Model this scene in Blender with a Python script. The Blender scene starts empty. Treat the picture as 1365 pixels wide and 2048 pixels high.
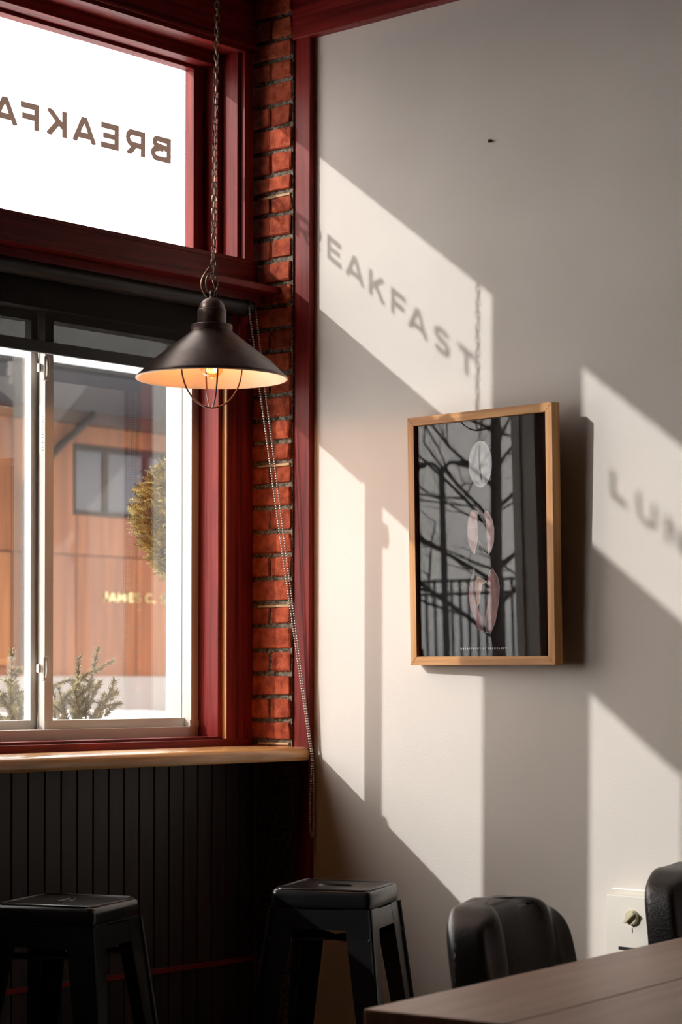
import bpy, bmesh, math, random
from mathutils import Vector, Matrix

# ------------------------------------------------------------------ camera, world, sun
SC = bpy.context.scene
COL = SC.collection
random.seed(7)

TH = 0.725945                       # window wall runs 41.6 deg right of the view axis
CAM = Vector((-4.438, -4.273, 1.281))
cd = bpy.data.cameras.new('camera')
cam = bpy.data.objects.new('camera', cd)
COL.objects.link(cam)
fwd = Vector((math.cos(TH), math.sin(TH), 0))
cam.location = CAM
cam.rotation_euler = (fwd.to_track_quat('-Z', 'Y').to_matrix() @ Matrix.Rotation(0.00197, 3, 'Z')).to_euler()
cd.sensor_fit = 'VERTICAL'
cd.sensor_height = 36.0
cd.lens = 4326.0 * 36.0 / 2048.0
cd.shift_y = (1348.0 - 1024.0) / 2048.0
cd.clip_end = 400
cd.dof.use_dof = True
cd.dof.focus_distance = 5.65
cd.dof.aperture_fstop = 6.0
SC.camera = cam

world = bpy.data.worlds.new('winter_sky')
SC.world = world
world.use_nodes = True
bg = world.node_tree.nodes['Background']
bg.inputs[0].default_value = (1.0, 0.935, 0.875, 1)
bg.inputs[1].default_value = 6.6

sd = bpy.data.lights.new('sun', 'SUN')
sd.energy = 2.85
sd.color = (1.0, 0.975, 0.94)
sd.angle = math.radians(0.6)
sun = bpy.data.objects.new('sun', sd)
COL.objects.link(sun)
SUN_DIR = Vector((1.0, -0.819, -0.613)).normalized()
sun.rotation_euler = SUN_DIR.to_track_quat('-Z', 'Y').to_euler()
sun.location = (-20, 16, 12)

vs = SC.view_settings
vs.view_transform = 'Standard'
vs.look = 'None'
vs.exposure = 0.15
vs.gamma = 1.0
vs.use_curve_mapping = False
SC.cycles.max_bounces = 10
SC.cycles.diffuse_bounces = 6
SC.cycles.transparent_max_bounces = 16
SC.cycles.sample_clamp_indirect = 6.0
SC.cycles.caustics_reflective = False
SC.cycles.caustics_refractive = False

# ------------------------------------------------------------------ materials
MATS = {}
def newmat(name):
    m = bpy.data.materials.new(name); m.use_nodes = True
    MATS[name] = m
    nt = m.node_tree
    return m, nt, nt.nodes, nt.links, nt.nodes['Principled BSDF']

def setp(b, col=None, rough=None, metal=None, spec=None, coat=None, coatr=None, sheen=None):
    if col is not None: b.inputs['Base Color'].default_value = (*col, 1)
    if rough is not None: b.inputs['Roughness'].default_value = rough
    if metal is not None: b.inputs['Metallic'].default_value = metal
    if spec is not None: b.inputs['Specular IOR Level'].default_value = spec
    if coat is not None: b.inputs['Coat Weight'].default_value = coat
    if coatr is not None: b.inputs['Coat Roughness'].default_value = coatr

def noise_mat(name, c1, c2, scale=(5, 5, 5), rough=0.5, detail=4, bump=0.0, bscale=None, metal=0, spec=0.5,
              coat=0, coatr=0.1, lo=0.35, hi=0.65, perobj=0.0, distort=0.0):
    m, nt, N, L, b = newmat(name)
    tc = N.new('ShaderNodeTexCoord'); mp = N.new('ShaderNodeMapping')
    mp.inputs['Scale'].default_value = scale
    L.new(tc.outputs['Object'], mp.inputs['Vector'])
    src = mp.outputs['Vector']
    oi = N.new('ShaderNodeObjectInfo')
    if perobj:
        ad = N.new('ShaderNodeVectorMath'); ad.operation = 'ADD'
        ml = N.new('ShaderNodeMath'); ml.operation = 'MULTIPLY'; ml.inputs[1].default_value = 37.0
        L.new(oi.outputs['Random'], ml.inputs[0])
        L.new(src, ad.inputs[0]); L.new(ml.outputs[0], ad.inputs[1]); src = ad.outputs[0]
    nz = N.new('ShaderNodeTexNoise'); nz.inputs['Scale'].default_value = 1.0
    nz.inputs['Detail'].default_value = detail; nz.inputs['Distortion'].default_value = distort
    L.new(src, nz.inputs['Vector'])
    rp = N.new('ShaderNodeValToRGB')
    rp.color_ramp.elements[0].position = lo; rp.color_ramp.elements[0].color = (*c1, 1)
    rp.color_ramp.elements[1].position = hi; rp.color_ramp.elements[1].color = (*c2, 1)
    L.new(nz.outputs['Fac'], rp.inputs['Fac'])
    out = rp.outputs['Color']
    if perobj:
        hs = N.new('ShaderNodeHueSaturation')
        mr = N.new('ShaderNodeMapRange'); mr.inputs['To Min'].default_value = 1 - perobj; mr.inputs['To Max'].default_value = 1 + perobj
        L.new(oi.outputs['Random'], mr.inputs['Value']); L.new(mr.outputs['Result'], hs.inputs['Value'])
        L.new(out, hs.inputs['Color']); out = hs.outputs['Color']
    L.new(out, b.inputs['Base Color'])
    setp(b, None, rough, metal, spec, coat, coatr)
    if bump:
        n2 = N.new('ShaderNodeTexNoise'); n2.inputs['Detail'].default_value = 5
        n2.inputs['Scale'].default_value = bscale or 1.0
        L.new(tc.outputs['Object'] if bscale else src, n2.inputs['Vector'])
        bp = N.new('ShaderNodeBump'); bp.inputs['Strength'].default_value = bump; bp.inputs['Distance'].default_value = 0.004
        L.new(n2.outputs['Fac'], bp.inputs['Height']); L.new(bp.outputs['Normal'], b.inputs['Normal'])
    return m

def plain(name, col, rough=0.5, metal=0, spec=0.5, coat=0):
    m, nt, N, L, b = newmat(name); setp(b, col, rough, metal, spec, coat); return m

def glass_mat(name, tint, r0, rough=0.0):
    # thin pane: clear transmission plus a mirror share that grows towards grazing angles (Schlick)
    m, nt, N, L, b = newmat(name); N.remove(b)
    out = N['Material Output']
    t = N.new('ShaderNodeBsdfTransparent'); t.inputs[0].default_value = (*tint, 1)
    g = N.new('ShaderNodeBsdfGlossy'); g.inputs['Roughness'].default_value = rough
    ge = N.new('ShaderNodeNewGeometry')
    dt = N.new('ShaderNodeVectorMath'); dt.operation = 'DOT_PRODUCT'
    L.new(ge.outputs['Incoming'], dt.inputs[0]); L.new(ge.outputs['True Normal'], dt.inputs[1])
    def M(op, a, b_=None):
        q = N.new('ShaderNodeMath'); q.operation = op
        for i, v in enumerate((a, b_)):
            if v is None: continue
            if isinstance(v, (int, float)): q.inputs[i].default_value = v
            else: L.new(v, q.inputs[i])
        return q.outputs[0]
    f = M('ADD', M('MULTIPLY', M('POWER', M('SUBTRACT', 1.0, M('ABSOLUTE', dt.outputs['Value'])), 5.0), 1.0 - r0), r0)
    mx = N.new('ShaderNodeMixShader')
    L.new(f, mx.inputs[0]); L.new(t.outputs[0], mx.inputs[1]); L.new(g.outputs[0], mx.inputs[2])
    L.new(mx.outputs[0], out.inputs['Surface'])
    return m

WALL = noise_mat('painted_drywall', (0.80, 0.745, 0.69), (0.83, 0.775, 0.72), (3, 3, 3), 0.75, 3, 0.10, 160, spec=0.25)
MAH = {}
for ax, sc in (('x', (3, 60, 60)), ('y', (60, 3, 60)), ('z', (60, 60, 3))):
    MAH[ax] = noise_mat('mahogany_grain_' + ax, (0.10, 0.008, 0.007), (0.28, 0.026, 0.021), sc, 0.42, 6, 0.25, spec=0.16,
                        coat=0.05, coatr=0.2, lo=0.3, hi=0.7, distort=0.3)
PINE = noise_mat('pine_strip', (0.55, 0.24, 0.07), (0.72, 0.36, 0.13), (40, 40, 3), 0.5, 5)
OAK = {}
for ax, sc in (('x', (4, 90, 90)), ('z', (90, 90, 4))):
    OAK[ax] = noise_mat('oak_grain_' + ax, (0.47, 0.205, 0.055), (0.68, 0.34, 0.11), sc, 0.45, 5, 0.05, spec=0.4, perobj=0.04)
COUNTER = noise_mat('counter_slab_wood', (0.44, 0.19, 0.055), (0.80, 0.44, 0.17), (2.2, 28, 28), 0.24, 6, 0.06, coat=0.3, coatr=0.15, distort=0.6)
TABLE = noise_mat('table_wood', (0.33, 0.185, 0.125), (0.45, 0.265, 0.185), (2.5, 30, 30), 0.34, 5, spec=0.5)
PANEL = noise_mat('dark_panel_wood', (0.018, 0.009, 0.007), (0.038, 0.017, 0.012), (30, 30, 2.5), 0.45, 5, perobj=0.25)
CEIL = noise_mat('dark_ceiling', (0.035, 0.024, 0.02), (0.05, 0.034, 0.028), (2, 2, 2), 0.7)
ROOM = plain('warm_grey_paint', (0.30, 0.25, 0.215), 0.8)
FLOOR = noise_mat('floor_wood', (0.16, 0.105, 0.07), (0.24, 0.165, 0.11), (2, 20, 20), 0.4, 5)
BRICK = noise_mat('red_brick', (0.26, 0.042, 0.018), (0.50, 0.105, 0.046), (38, 38, 38), 0.85, 6, 0.9, 130, spec=0.2, perobj=0.16)
MORTAR = noise_mat('dark_mortar', (0.06, 0.048, 0.036), (0.30, 0.25, 0.19), (120, 120, 120), 0.95, 5, 1.0, 220, spec=0.1)
SHIM = noise_mat('shim_wood', (0.45, 0.24, 0.10), (0.68, 0.44, 0.22), (60, 8, 60), 0.7, 4)
VINYL = plain('white_vinyl', (0.64, 0.61, 0.56), 0.4)
GASKET = plain('dark_gasket', (0.02, 0.018, 0.016), 0.7)
PANE = glass_mat('window_glass', (0.98, 0.985, 0.985), 0.11)
PICGLASS = glass_mat('picture_glass', (0.99, 0.99, 0.99), 0.026)
m, nt, N, L, b = newmat('brown_translucent_vinyl')
setp(b, (0.13, 0.09, 0.072), 0.7, spec=0.2)
tl = N.new('ShaderNodeBsdfTranslucent'); tl.inputs[0].default_value = (0.052, 0.034, 0.027, 1)
ad = N.new('ShaderNodeAddShader')
L.new(tl.outputs[0], ad.inputs[0]); L.new(b.outputs[0], ad.inputs[1]); L.new(ad.outputs[0], N['Material Output'].inputs['Surface'])
LETTER = m
BRONZE = noise_mat('dark_bronze', (0.085, 0.055, 0.045), (0.13, 0.085, 0.070), (30, 30, 30), 0.38, 4, 0.08, 300, metal=0.5, spec=0.5)
BRASS = plain('aged_brass_chain', (0.30, 0.23, 0.15), 0.32, 0.95)
WIRE = plain('cage_wire', (0.06, 0.028, 0.020), 0.3, 0.8)
SHADE_IN = plain('shade_enamel', (0.80, 0.66, 0.52), 0.5)
STEEL = plain('steel_bead', (0.52, 0.49, 0.44), 0.28, 0.9)
BLACKMET = noise_mat('black_lacquered_steel', (0.010, 0.010, 0.011), (0.016, 0.015, 0.016), (9, 9, 9), 0.24, 3, metal=0.2, spec=0.6)
LEATHER = noise_mat('black_leather', (0.010, 0.008, 0.008), (0.020, 0.016, 0.015), (9, 9, 9), 0.34, 4, 0.25, 240, spec=0.55)
BLACKPL = plain('black_plastic', (0.012, 0.012, 0.012), 0.5)
PRINT = plain('black_print_paper', (0.006, 0.006, 0.007), 0.9, spec=0.05)
HEATER = plain('white_enamel_steel', (0.80, 0.76, 0.68), 0.35)
KNOB = plain('cream_knob', (0.74, 0.68, 0.48), 0.4)
SLOT = plain('dark_slot', (0.012, 0.010, 0.009), 0.8)
BEANB = noise_mat('pale_blue_ink', (0.30, 0.36, 0.39), (0.50, 0.57, 0.60), (45, 45, 45), 0.7, 4)
BEANL = plain('outline_ink', (0.72, 0.74, 0.74), 0.7)
BEANP = noise_mat('pale_pink_ink', (0.42, 0.30, 0.32), (0.60, 0.46, 0.47), (45, 45, 45), 0.7, 4)
BEANR = noise_mat('rose_ink', (0.10, 0.05, 0.055), (0.36, 0.17, 0.175), (30, 30, 12), 0.7, 4)
BEANC = noise_mat('cream_ink', (0.42, 0.28, 0.22), (0.66, 0.54, 0.46), (50, 50, 50), 0.7, 4)
ORANGE = noise_mat('orange_cladding', (0.105, 0.026, 0.0035), (0.17, 0.052, 0.007), (9, 9, 0.5), 0.6, 5, perobj=0.07)
SOFFIT = plain('grey_soffit', (0.035, 0.04, 0.05), 0.8)
DARKMET = plain('dark_roof_metal', (0.010, 0.010, 0.011), 0.6, spec=0.2)
BAND = plain('dark_brown_beam', (0.03, 0.012, 0.009), 0.7)
CONC = noise_mat('pale_concrete', (0.19, 0.165, 0.155), (0.22, 0.20, 0.19), (0.8, 0.8, 0.8), 0.8)
FARGLASS = plain('far_window_glass', (0.03, 0.04, 0.055), 0.25, 0.0, 0.25)
SIGN = plain('sign_letters', (0.62, 0.50, 0.24), 0.5)
SNOW = noise_mat('snow', (0.86, 0.89, 0.93), (0.95, 0.96, 0.98), (0.5, 0.5, 0.5), 0.8, 4, 0.3, 3)
NEEDLE = noise_mat('spruce_needles', (0.085, 0.075, 0.02), (0.30, 0.24, 0.085), (40, 40, 40), 0.6, 3)
CEDARM = noise_mat('cedar_foliage', (0.06, 0.05, 0.010), (0.36, 0.27, 0.055), (22, 22, 22), 0.6, 3)
TWIG = plain('brown_twig', (0.20, 0.10, 0.045), 0.8)
BARK = noise_mat('dark_bark', (0.025, 0.020, 0.018), (0.055, 0.044, 0.038), (12, 12, 3), 0.9)
FENCEM = plain('dark_fence_metal', (0.035, 0.038, 0.04), 0.5)
HILL = noise_mat('grey_woods_hill', (0.16, 0.15, 0.155), (0.30, 0.28, 0.28), (0.4, 0.4, 0.4), 0.9)
PLANTER = noise_mat('planter_cedar', (0.20, 0.11, 0.06), (0.30, 0.17, 0.09), (3, 40, 40), 0.7)
PAPER = plain('sticker_paper', (0.76, 0.74, 0.68), 0.6)
INK = plain('sticker_ink', (0.25, 0.22, 0.20), 0.7)

# roller blind fabric: open weave, partly see-through
m, nt, N, L, b = newmat('blind_mesh_fabric')
setp(b, (0.020, 0.019, 0.019), 0.8, spec=0.2)
tr = N.new('ShaderNodeBsdfTransparent'); tr.inputs[0].default_value = (1, 1, 1, 1)
mx = N.new('ShaderNodeMixShader'); mx.inputs[0].default_value = 0.87
L.new(tr.outputs[0], mx.inputs[1]); L.new(b.outputs[0], mx.inputs[2]); L.new(mx.outputs[0], N['Material Output'].inputs['Surface'])
FABRIC = m
# bulb glass and filament
BULBG = glass_mat('amber_bulb_glass', (1.0, 0.80, 0.52), 0.04)
m, nt, N, L, b = newmat('glowing_filament')
b.inputs['Emission Color'].default_value = (1.0, 0.50, 0.16, 1); b.inputs['Emission Strength'].default_value = 60
FILAMENT = m

# ------------------------------------------------------------------ mesh helpers
class MB:
    def __init__(s): s.v = []; s.f = []
    def add(s, vs, fs):
        o = len(s.v); s.v += [tuple(p) for p in vs]; s.f += [tuple(i + o for i in f) for f in fs]; return s
    def box(s, x0, x1, y0, y1, z0, z1):
        return s.add([(x, y, z) for x in (x0, x1) for y in (y0, y1) for z in (z0, z1)],
              [(0, 1, 3, 2), (4, 6, 7, 5), (0, 4, 5, 1), (2, 3, 7, 6), (0, 2, 6, 4), (1, 5, 7, 3)])
    def hexa(s, bot, top):      # two quads (same winding, counter-clockwise from above)
        return s.add(list(bot) + list(top), [(3, 2, 1, 0), (4, 5, 6, 7), (0, 1, 5, 4), (1, 2, 6, 5), (2, 3, 7, 6), (3, 0, 4, 7)])
    def tube(s, pts, r, n=8, closed=False, caps=True):
        pts = [Vector(p) for p in pts]; k = len(pts); rr = r if isinstance(r, (list, tuple)) else [r] * k
        ring = []; up = None; vs = []
        for i in range(k):
            if closed: d = (pts[(i + 1) % k] - pts[i - 1])
            else: d = pts[min(i + 1, k - 1)] - pts[max(i - 1, 0)]
            d.normalize()
            if up is None:
                up = Vector((0, 0, 1)) if abs(d.z) < 0.9 else Vector((1, 0, 0))
            a = d.cross(up)
            if a.length < 1e-6: a = d.orthogonal()
            a.normalize(); up = a.cross(d).normalized()
            for j in range(n):
                t = 2 * math.pi * j / n
                vs.append(pts[i] + (a * math.cos(t) + up * math.sin(t)) * rr[i])
        fs = []
        m_ = k if closed else k - 1
        for i in range(m_):
            i2 = (i + 1) % k
            for j in range(n):
                j2 = (j + 1) % n
                fs.append((i * n + j, i * n + j2, i2 * n + j2, i2 * n + j))
        if caps and not closed:
            fs.append(tuple(range(n - 1, -1, -1))); fs.append(tuple((k - 1) * n + j for j in range(n)))
        return s.add(vs, fs)
    def lathe(s, prof, n=48, c=(0, 0, 0)):
        vs = []; fs = []
        for (r, z) in prof:
            for j in range(n):
                t = 2 * math.pi * j / n
                vs.append((c[0] + r * math.cos(t), c[1] + r * math.sin(t), c[2] + z))
        for i in range(len(prof) - 1):
            for j in range(n):
                j2 = (j + 1) % n
                fs.append((i * n + j, i * n + j2, (i + 1) * n + j2, (i + 1) * n + j))
        return s.add(vs, fs)
    def prism(s, poly, f, d0, d1):   # poly 2d, f(u,v,d)->xyz
        k = len(poly)
        vs = [f(u, v, d0) for u, v in poly] + [f(u, v, d1) for u, v in poly]
        fs = [tuple(range(k)), tuple(range(2 * k - 1, k - 1, -1))] + [(i, (i + 1) % k + 0, (i + 1) % k + k, i + k) for i in range(k)]
        return s.add(vs, fs)
    def ball(s, c, r, n=6, m=4):
        prof = [(max(r * math.sin(math.pi * i / m), r * 0.02), -r * math.cos(math.pi * i / m)) for i in range(m + 1)]
        return s.lathe(prof, n, c)

def bevel_me(me, w, seg=2):
    bm = bmesh.new(); bm.from_mesh(me)
    bmesh.ops.bevel(bm, geom=list(bm.edges), offset=w, segments=seg, affect='EDGES', profile=0.6, clamp_overlap=True)
    bm.to_mesh(me); bm.free()

def build(name, mb, mat, parent=None, smooth=False, bevel=0, seg=2, origin=None, local=False):
    off = Vector((0, 0, 0))
    if parent is not None and not local:
        p = parent
        while p is not None:
            off += p.location; p = p.parent
    me = bpy.data.meshes.new(name)
    if origin is not None:
        off = Vector(origin)
    me.from_pydata([tuple(Vector(v) - off) for v in mb.v], [], mb.f)
    bm = bmesh.new(); bm.from_mesh(me)
    bmesh.ops.recalc_face_normals(bm, faces=bm.faces); bm.to_mesh(me); bm.free()
    if bevel: bevel_me(me, bevel, seg)
    me.materials.append(mat)
    if smooth:
        for p in me.polygons: p.use_smooth = True
        try: me.set_sharp_from_angle(angle=math.radians(40))
        except Exception: pass
    o = bpy.data.objects.new(name, me); COL.objects.link(o)
    if origin is not None: o.location = origin
    if parent is not None: o.parent = parent
    return o

def tag(o, label=None, cat=None, group=None, kind=None):
    if label: o['label'] = label
    if cat: o['category'] = cat
    if group: o['group'] = group
    if kind: o['kind'] = kind
    return o

def empty(name, loc=(0, 0, 0), parent=None):
    o = bpy.data.objects.new(name, None); o.empty_display_size = 0.05
    o.location = loc; COL.objects.link(o)
    if parent is not None: o.parent = parent
    return o

def struct(name, mb=None, mat=None, label=None, **k):
    o = build(name, mb, mat, **k) if mb is not None else empty(name)
    return tag(o, label, None, None, 'structure')

def part(name, mat, parent, *boxes, bevel=0, smooth=False):
    mb = MB()
    for bx in boxes: mb.box(*bx)
    return build(name, mb, mat, parent, bevel=bevel, smooth=smooth)

def link_copy(src, name, parent, loc):
    o = bpy.data.objects.new(name, src.data); o.parent = parent; o.location = loc; COL.objects.link(o); return o

# ------------------------------------------------------------------ the room shell
RX0, RY0, CZ = -6.6, -6.4, 3.2
struct('floor', MB().box(RX0, 0.12, RY0, 0.16, -0.1, 0.0), FLOOR, 'brown wooden cafe floor')
struct('ceiling', MB().box(RX0, 0.12, RY0, 0.16, CZ, CZ + 0.1), CEIL, 'dark painted ceiling')
struct('wall_right', MB().box(0.0, 0.12, RY0, -0.2, 0, CZ), WALL, 'off-white painted wall with sun patches')
struct('wall_back', MB().box(RX0, 0.12, RY0 - 0.1, RY0, 0, CZ), ROOM, 'warm grey wall behind the camera')
struct('wall_far_left', MB().box(RX0 - 0.1, RX0, RY0, 0.16, 0, CZ), ROOM, 'warm grey wall left of the camera')
struct('trim_1', MB().box(-0.03, -0.0005, RY0, -0.17, 3.044, CZ), MAH['y'], 'dark stained crown board above the white wall', bevel=0.003)
struct('trim_2', MB().box(-0.022, -0.0005, -0.2335, -0.1745, 0.0, 3.20), MAH['z'], 'red stained upright board between brick and white wall', bevel=0.0015)

# brick pier in the corner: mortar backing with every brick its own object
corner = struct('wall_corner', MB().box(-0.0275, 0.12, -0.176, 0.16, 0, CZ), MORTAR, 'mortar bed of the brick strip in the corner')
JZ = [3.19, 3.118, 3.053, 2.997, 2.938, 2.872, 2.808, 2.742, 2.677, 2.629, 2.565, 2.499, 2.436, 2.372, 2.309, 2.246, 2.183, 2.12, 2.059,
      1.993, 1.928, 1.876, 1.806, 1.745, 1.678, 1.611, 1.546, 1.482, 1.414, 1.344, 1.28, 1.215, 1.15, 1.097, 1.035]
shims = {9, 21, 27, 33}
brick_meshes = []
def brick_mesh(w, h, seed):
    rnd = random.Random(seed)
    me = bpy.data.meshes.new('brick')
    mb = MB().box(0, 0.05, -w / 2, w / 2, -h / 2, h / 2)
    me.from_pydata(mb.v, [], mb.f)
    bm = bmesh.new(); bm.from_mesh(me)
    bmesh.ops.recalc_face_normals(bm, faces=bm.faces)
    bmesh.ops.bevel(bm, geom=list(bm.edges), offset=0.0035, segments=1, affect='EDGES')
    for v in bm.verts:
        v.co += Vector((rnd.uniform(-.0015, .0015), rnd.uniform(-.002, .002), rnd.uniform(-.002, .002)))
    bm.to_mesh(me); bm.free()
    me.materials.append(BRICK)
    return me
for i in range(len(JZ) - 1):
    zt, zb = JZ[i], JZ[i + 1]
    gap = 0.012 if i not in shims else 0.012
    top = zt - (0.004 if i not in shims else 0.016); bot = zb + 0.008
    if i + 1 in shims: bot = zb + 0.004
    spans = ((-0.0925, 0.12), (-0.172, -0.1005)) if i % 2 else ((-0.172, -0.012), (-0.002, 0.12))
    for k, (ya, yb) in enumerate(spans):
        ya += random.uniform(-.001, .001)
        me = brick_mesh(yb - ya, top - bot, i * 7 + k)
        o = bpy.data.objects.new('brick', me); COL.objects.link(o); o.parent = corner
        o.location = (-0.034 + random.uniform(-0.003, 0.0015), (ya + yb) / 2, (top + bot) / 2)
    if i in shims:
        z = zt - 0.0105
        build('wood_shim', MB().hexa([(-0.0335, -0.168, z - .0035), (0.0, -0.168, z - .0035), (0.0, -0.05, z - .004), (-0.0335, -0.05, z - .004)],
                                     [(-0.0335, -0.168, z + .0035), (0.0, -0.168, z + .0035), (0.0, -0.05, z + .0015), (-0.0335, -0.05, z + .0015)]), SHIM, corner)

# ------------------------------------------------------------------ the window wall
DX = 1.24
NU = 2
wl = struct('wall_left', MB().box(RX0, -0.05 - DX * NU, -0.03, 0.16, 0, CZ), PANEL, 'dark wooden window wall')
part('under_window_wall', PANEL, wl, (-0.05 - DX * NU, -0.02, 0.0, 0.16, 0, 1.04))
part('fascia', MAH['x'], wl, (-0.05 - DX * NU, -0.045, -0.05, 0.16, 3.023, CZ))
part('fascia_bead', MAH['x'], wl, (-0.05 - DX * NU, -0.05, -0.058, -0.05, 3.034, 3.046), bevel=0.003)
part('transom_beam', MAH['x'], wl, (-0.05 - DX * NU, -0.04, -0.05, 0.12, 2.31, 2.443))
part('beam_bead', MAH['x'], wl, (-0.05 - DX * NU, -0.045, -0.053, -0.05, 2.430, 2.4385), bevel=0.001)
part('ledge', MAH['x'], wl, (-0.05 - DX * NU, -0.033, -0.135, -0.05, 2.343, 2.361), bevel=0.002)
part('ledge_bracket_rail', MAH['x'], wl, (-0.05 - DX * NU, -0.04, -0.075, -0.05, 2.318, 2.343))
part('window_stool_board', MAH['x'], wl, (-0.05 - DX * NU, -0.0335, -0.03, 0.16, 1.04, 1.0985), bevel=0.002)
part('window_stool_step', MAH['x'], wl, (-0.05 - DX * NU, -0.14, -0.014, 0.16, 1.0985, 1.106), bevel=0.001)

def window_unit(i):
    dx = -DX * i
    W = struct('window_%d' % (i + 1), None, None, ['transom and sliding window nearest the brick corner', 'second window from the brick corner',
               'third window from the brick corner', 'fourth window from the brick corner'][i])
    def P(name, mat, *bx, **k): return part(name, mat, W, *[(b[0] + dx, b[1] + dx, *b[2:]) for b in bx], **k)
    # ---- transom
    zl, zh = 2.443, 2.981
    P('casing', MAH['z'], (-0.0904, -0.0561, -0.05, -0.034, 2.443, 3.03))
    P('jamb_lining', MAH['z'], (-0.092, -0.05, -0.034, 0.11, 2.443, 3.03))
    P('jamb_board', MAH['z'], (-0.103, -0.0921, -0.033, 0.11, 2.443, 3.023), bevel=0.001)
    P('jamb_step', MAH['z'], (-0.1225, -0.1031, 0.026, 0.11, 2.443, 2.998), bevel=0.0015)
    P('glazing_stop', MAH['z'], (-0.168, -0.1226, 0.075, 0.11, 2.443, 2.991), bevel=0.001)
    P('jamb_step', MAH['z'], (-1.24 - 0.056, -1.2131, -0.05, 0.11, 2.443, 3.023))
    P('jamb_step', MAH['z'], (-1.2131, -1.1936, 0.026, 0.11, 2.443, 2.998))
    P('glazing_stop', MAH['z'], (-1.1936, -1.1755, 0.075, 0.11, 2.443, 2.991))
    P('head_stop', MAH['x'], (-1.1936, -0.1226, 0.0751, 0.11, 2.981, 2.9905), bevel=0.001)
    P('head_step', MAH['x'], (-1.2131, -0.1031, 0.0261, 0.11, 2.9906, 3.0228), bevel=0.0015)
    P('glass_pane', PANE, (-1.19, -0.15, 0.084, 0.088, 2.43, 2.99))
    # ---- lower sliding window
    P('casing', MAH['z'], (-0.139, -0.0345, -0.03, 0.0, 1.0985, 2.31))
    P('casing_bead', MAH['z'], (-0.098, -0.092, -0.034, -0.03, 1.0985, 2.31), bevel=0.0015)
    P('pine_edge_strip', PINE, (-0.1425, -0.1391, -0.031, -0.014, 1.10, 2.31))
    P('wood_jamb', MAH['z'], (-0.1575, -0.12, -0.014, 0.0, 1.106, 2.31), (-0.1575, -0.04, 0.0, 0.16, 1.106, 2.31))
    P('wood_jamb', MAH['z'], (-1.2615, -1.238, -0.03, 0.16, 1.106, 2.31))
    fr = P('vinyl_frame', VINYL, (-0.186, -0.1578, 0.063, 0.099, 1.133, 2.26), (-0.186, -0.1578, 0.102, 0.165, 1.133, 2.26),
           (-1.238, -1.211, 0.063, 0.165, 1.133, 2.26), (-1.238, -0.1578, 0.063, 0.165, 1.106, 1.133), (-1.238, -0.1578, 0.063, 0.165, 2.235, 2.31))
    P('track_seal', GASKET, (-0.184, -0.158, 0.099, 0.102, 1.133, 2.26))
    P('sash_stop_block', VINYL, (-0.193, -0.158, 0.060, 0.0635, 1.133, 1.152))
    P('fixed_sash', VINYL, (-0.699, -0.670, 0.09, 0.116, 1.133, 2.235), (-0.670, -0.186, 0.09, 0.145, 1.133, 1.157), (-0.670, -0.186, 0.09, 0.145, 2.212, 2.235))
    P('sliding_sash', VINYL, (-0.7173, -0.6933, 0.125, 0.15, 1.133, 2.235), (-1.211, -0.7173, 0.125, 0.16, 1.133, 1.157),
      (-1.211, -0.7173, 0.125, 0.16, 2.212, 2.235), (-1.211, -1.203, 0.125, 0.16, 1.157, 2.212))
    P('meeting_seal', GASKET, (-0.693, -0.675, 0.116, 0.125, 1.133, 2.235))
    P('glass_pane', PANE, (-0.675, -0.178, 0.140, 0.144, 1.15, 2.22))
    P('glass_pane', PANE, (-1.205, -0.71, 0.153, 0.157, 1.15, 2.22))
    for zc in (1.295, 2.085):
        mb = MB().box(-0.711 + dx, -0.694 + dx, 0.078, 0.0905, zc - 0.034, zc + 0.030)
        lt = build('latch_base', mb, VINYL, W, bevel=0.004, seg=3, smooth=True)
        mb = MB().tube([(-0.701 + dx, 0.080, zc + 0.022), (-0.7015 + dx, 0.077, zc + 0.012), (-0.702 + dx, 0.075, zc - 0.005), (-0.703 + dx, 0.075, zc - 0.020), (-0.705 + dx, 0.077, zc - 0.026)],
                       [0.0055, 0.0055, 0.005, 0.0045, 0.003], 10)
        build('latch_lever', mb, VINYL, lt, smooth=True, origin=None)
        P('latch_keeper', VINYL, (-0.7205, -0.7115, 0.088, 0.0985, zc - 0.012, zc + 0.010), bevel=0.002)
    # solid post between units
    P('mullion_post', MAH['z'], (-DX - 0.14, -1.2615, -0.0295, 0.16, 1.0985, 2.31))
    P('mullion_post', MAH['z'], (-DX - 0.0562, -1.2131, -0.0495, 0.12, 2.443, 3.023))
    if i == 0:
        st = P('sticker', PAPER, (-0.6997, -0.6991, 0.094, 0.113, 1.86, 1.99))
        for k in range(14):
            z = 1.868 + k * 0.0068
            w = random.choice((0.0008, 0.0015, 0.0022))
            P2 = MB().box(-0.7001, -0.6996, 0.096, 0.102, z, z + w)
            build('print_line', P2, INK, st)
    return W
for i in range(NU): window_unit(i)

# wainscot planks under the counter
wn = struct('wall_wainscot', MB().box(-5.0, -0.024, -0.022, -0.001, 0, 1.0395), PANEL, 'dark beadboard panelling under the wooden counter')
pm = None; x = -0.03
while x > -3.2:
    mb = MB().box(-0.0265, 0.0265, -0.030, -0.0221, 0.0, 1.0395)
    if pm is None:
        pm = build('plank', mb, PANEL, wn, bevel=0.0022, seg=1); pm.location = (x - 0.0275, 0, 0)
    else:
        link_copy(pm, 'plank', wn, (x - 0.0275, 0, 0))
    x -= 0.055
part('rail', MAH['x'], wn, (-5.0, -0.026, -0.043, -0.0301, 0.472, 0.487), bevel=0.002)
part('corner_bead', MAH['z'], wn, (-0.04, -0.024, -0.045, -0.0301, 0.0, 1.0395), bevel=0.003)

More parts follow.
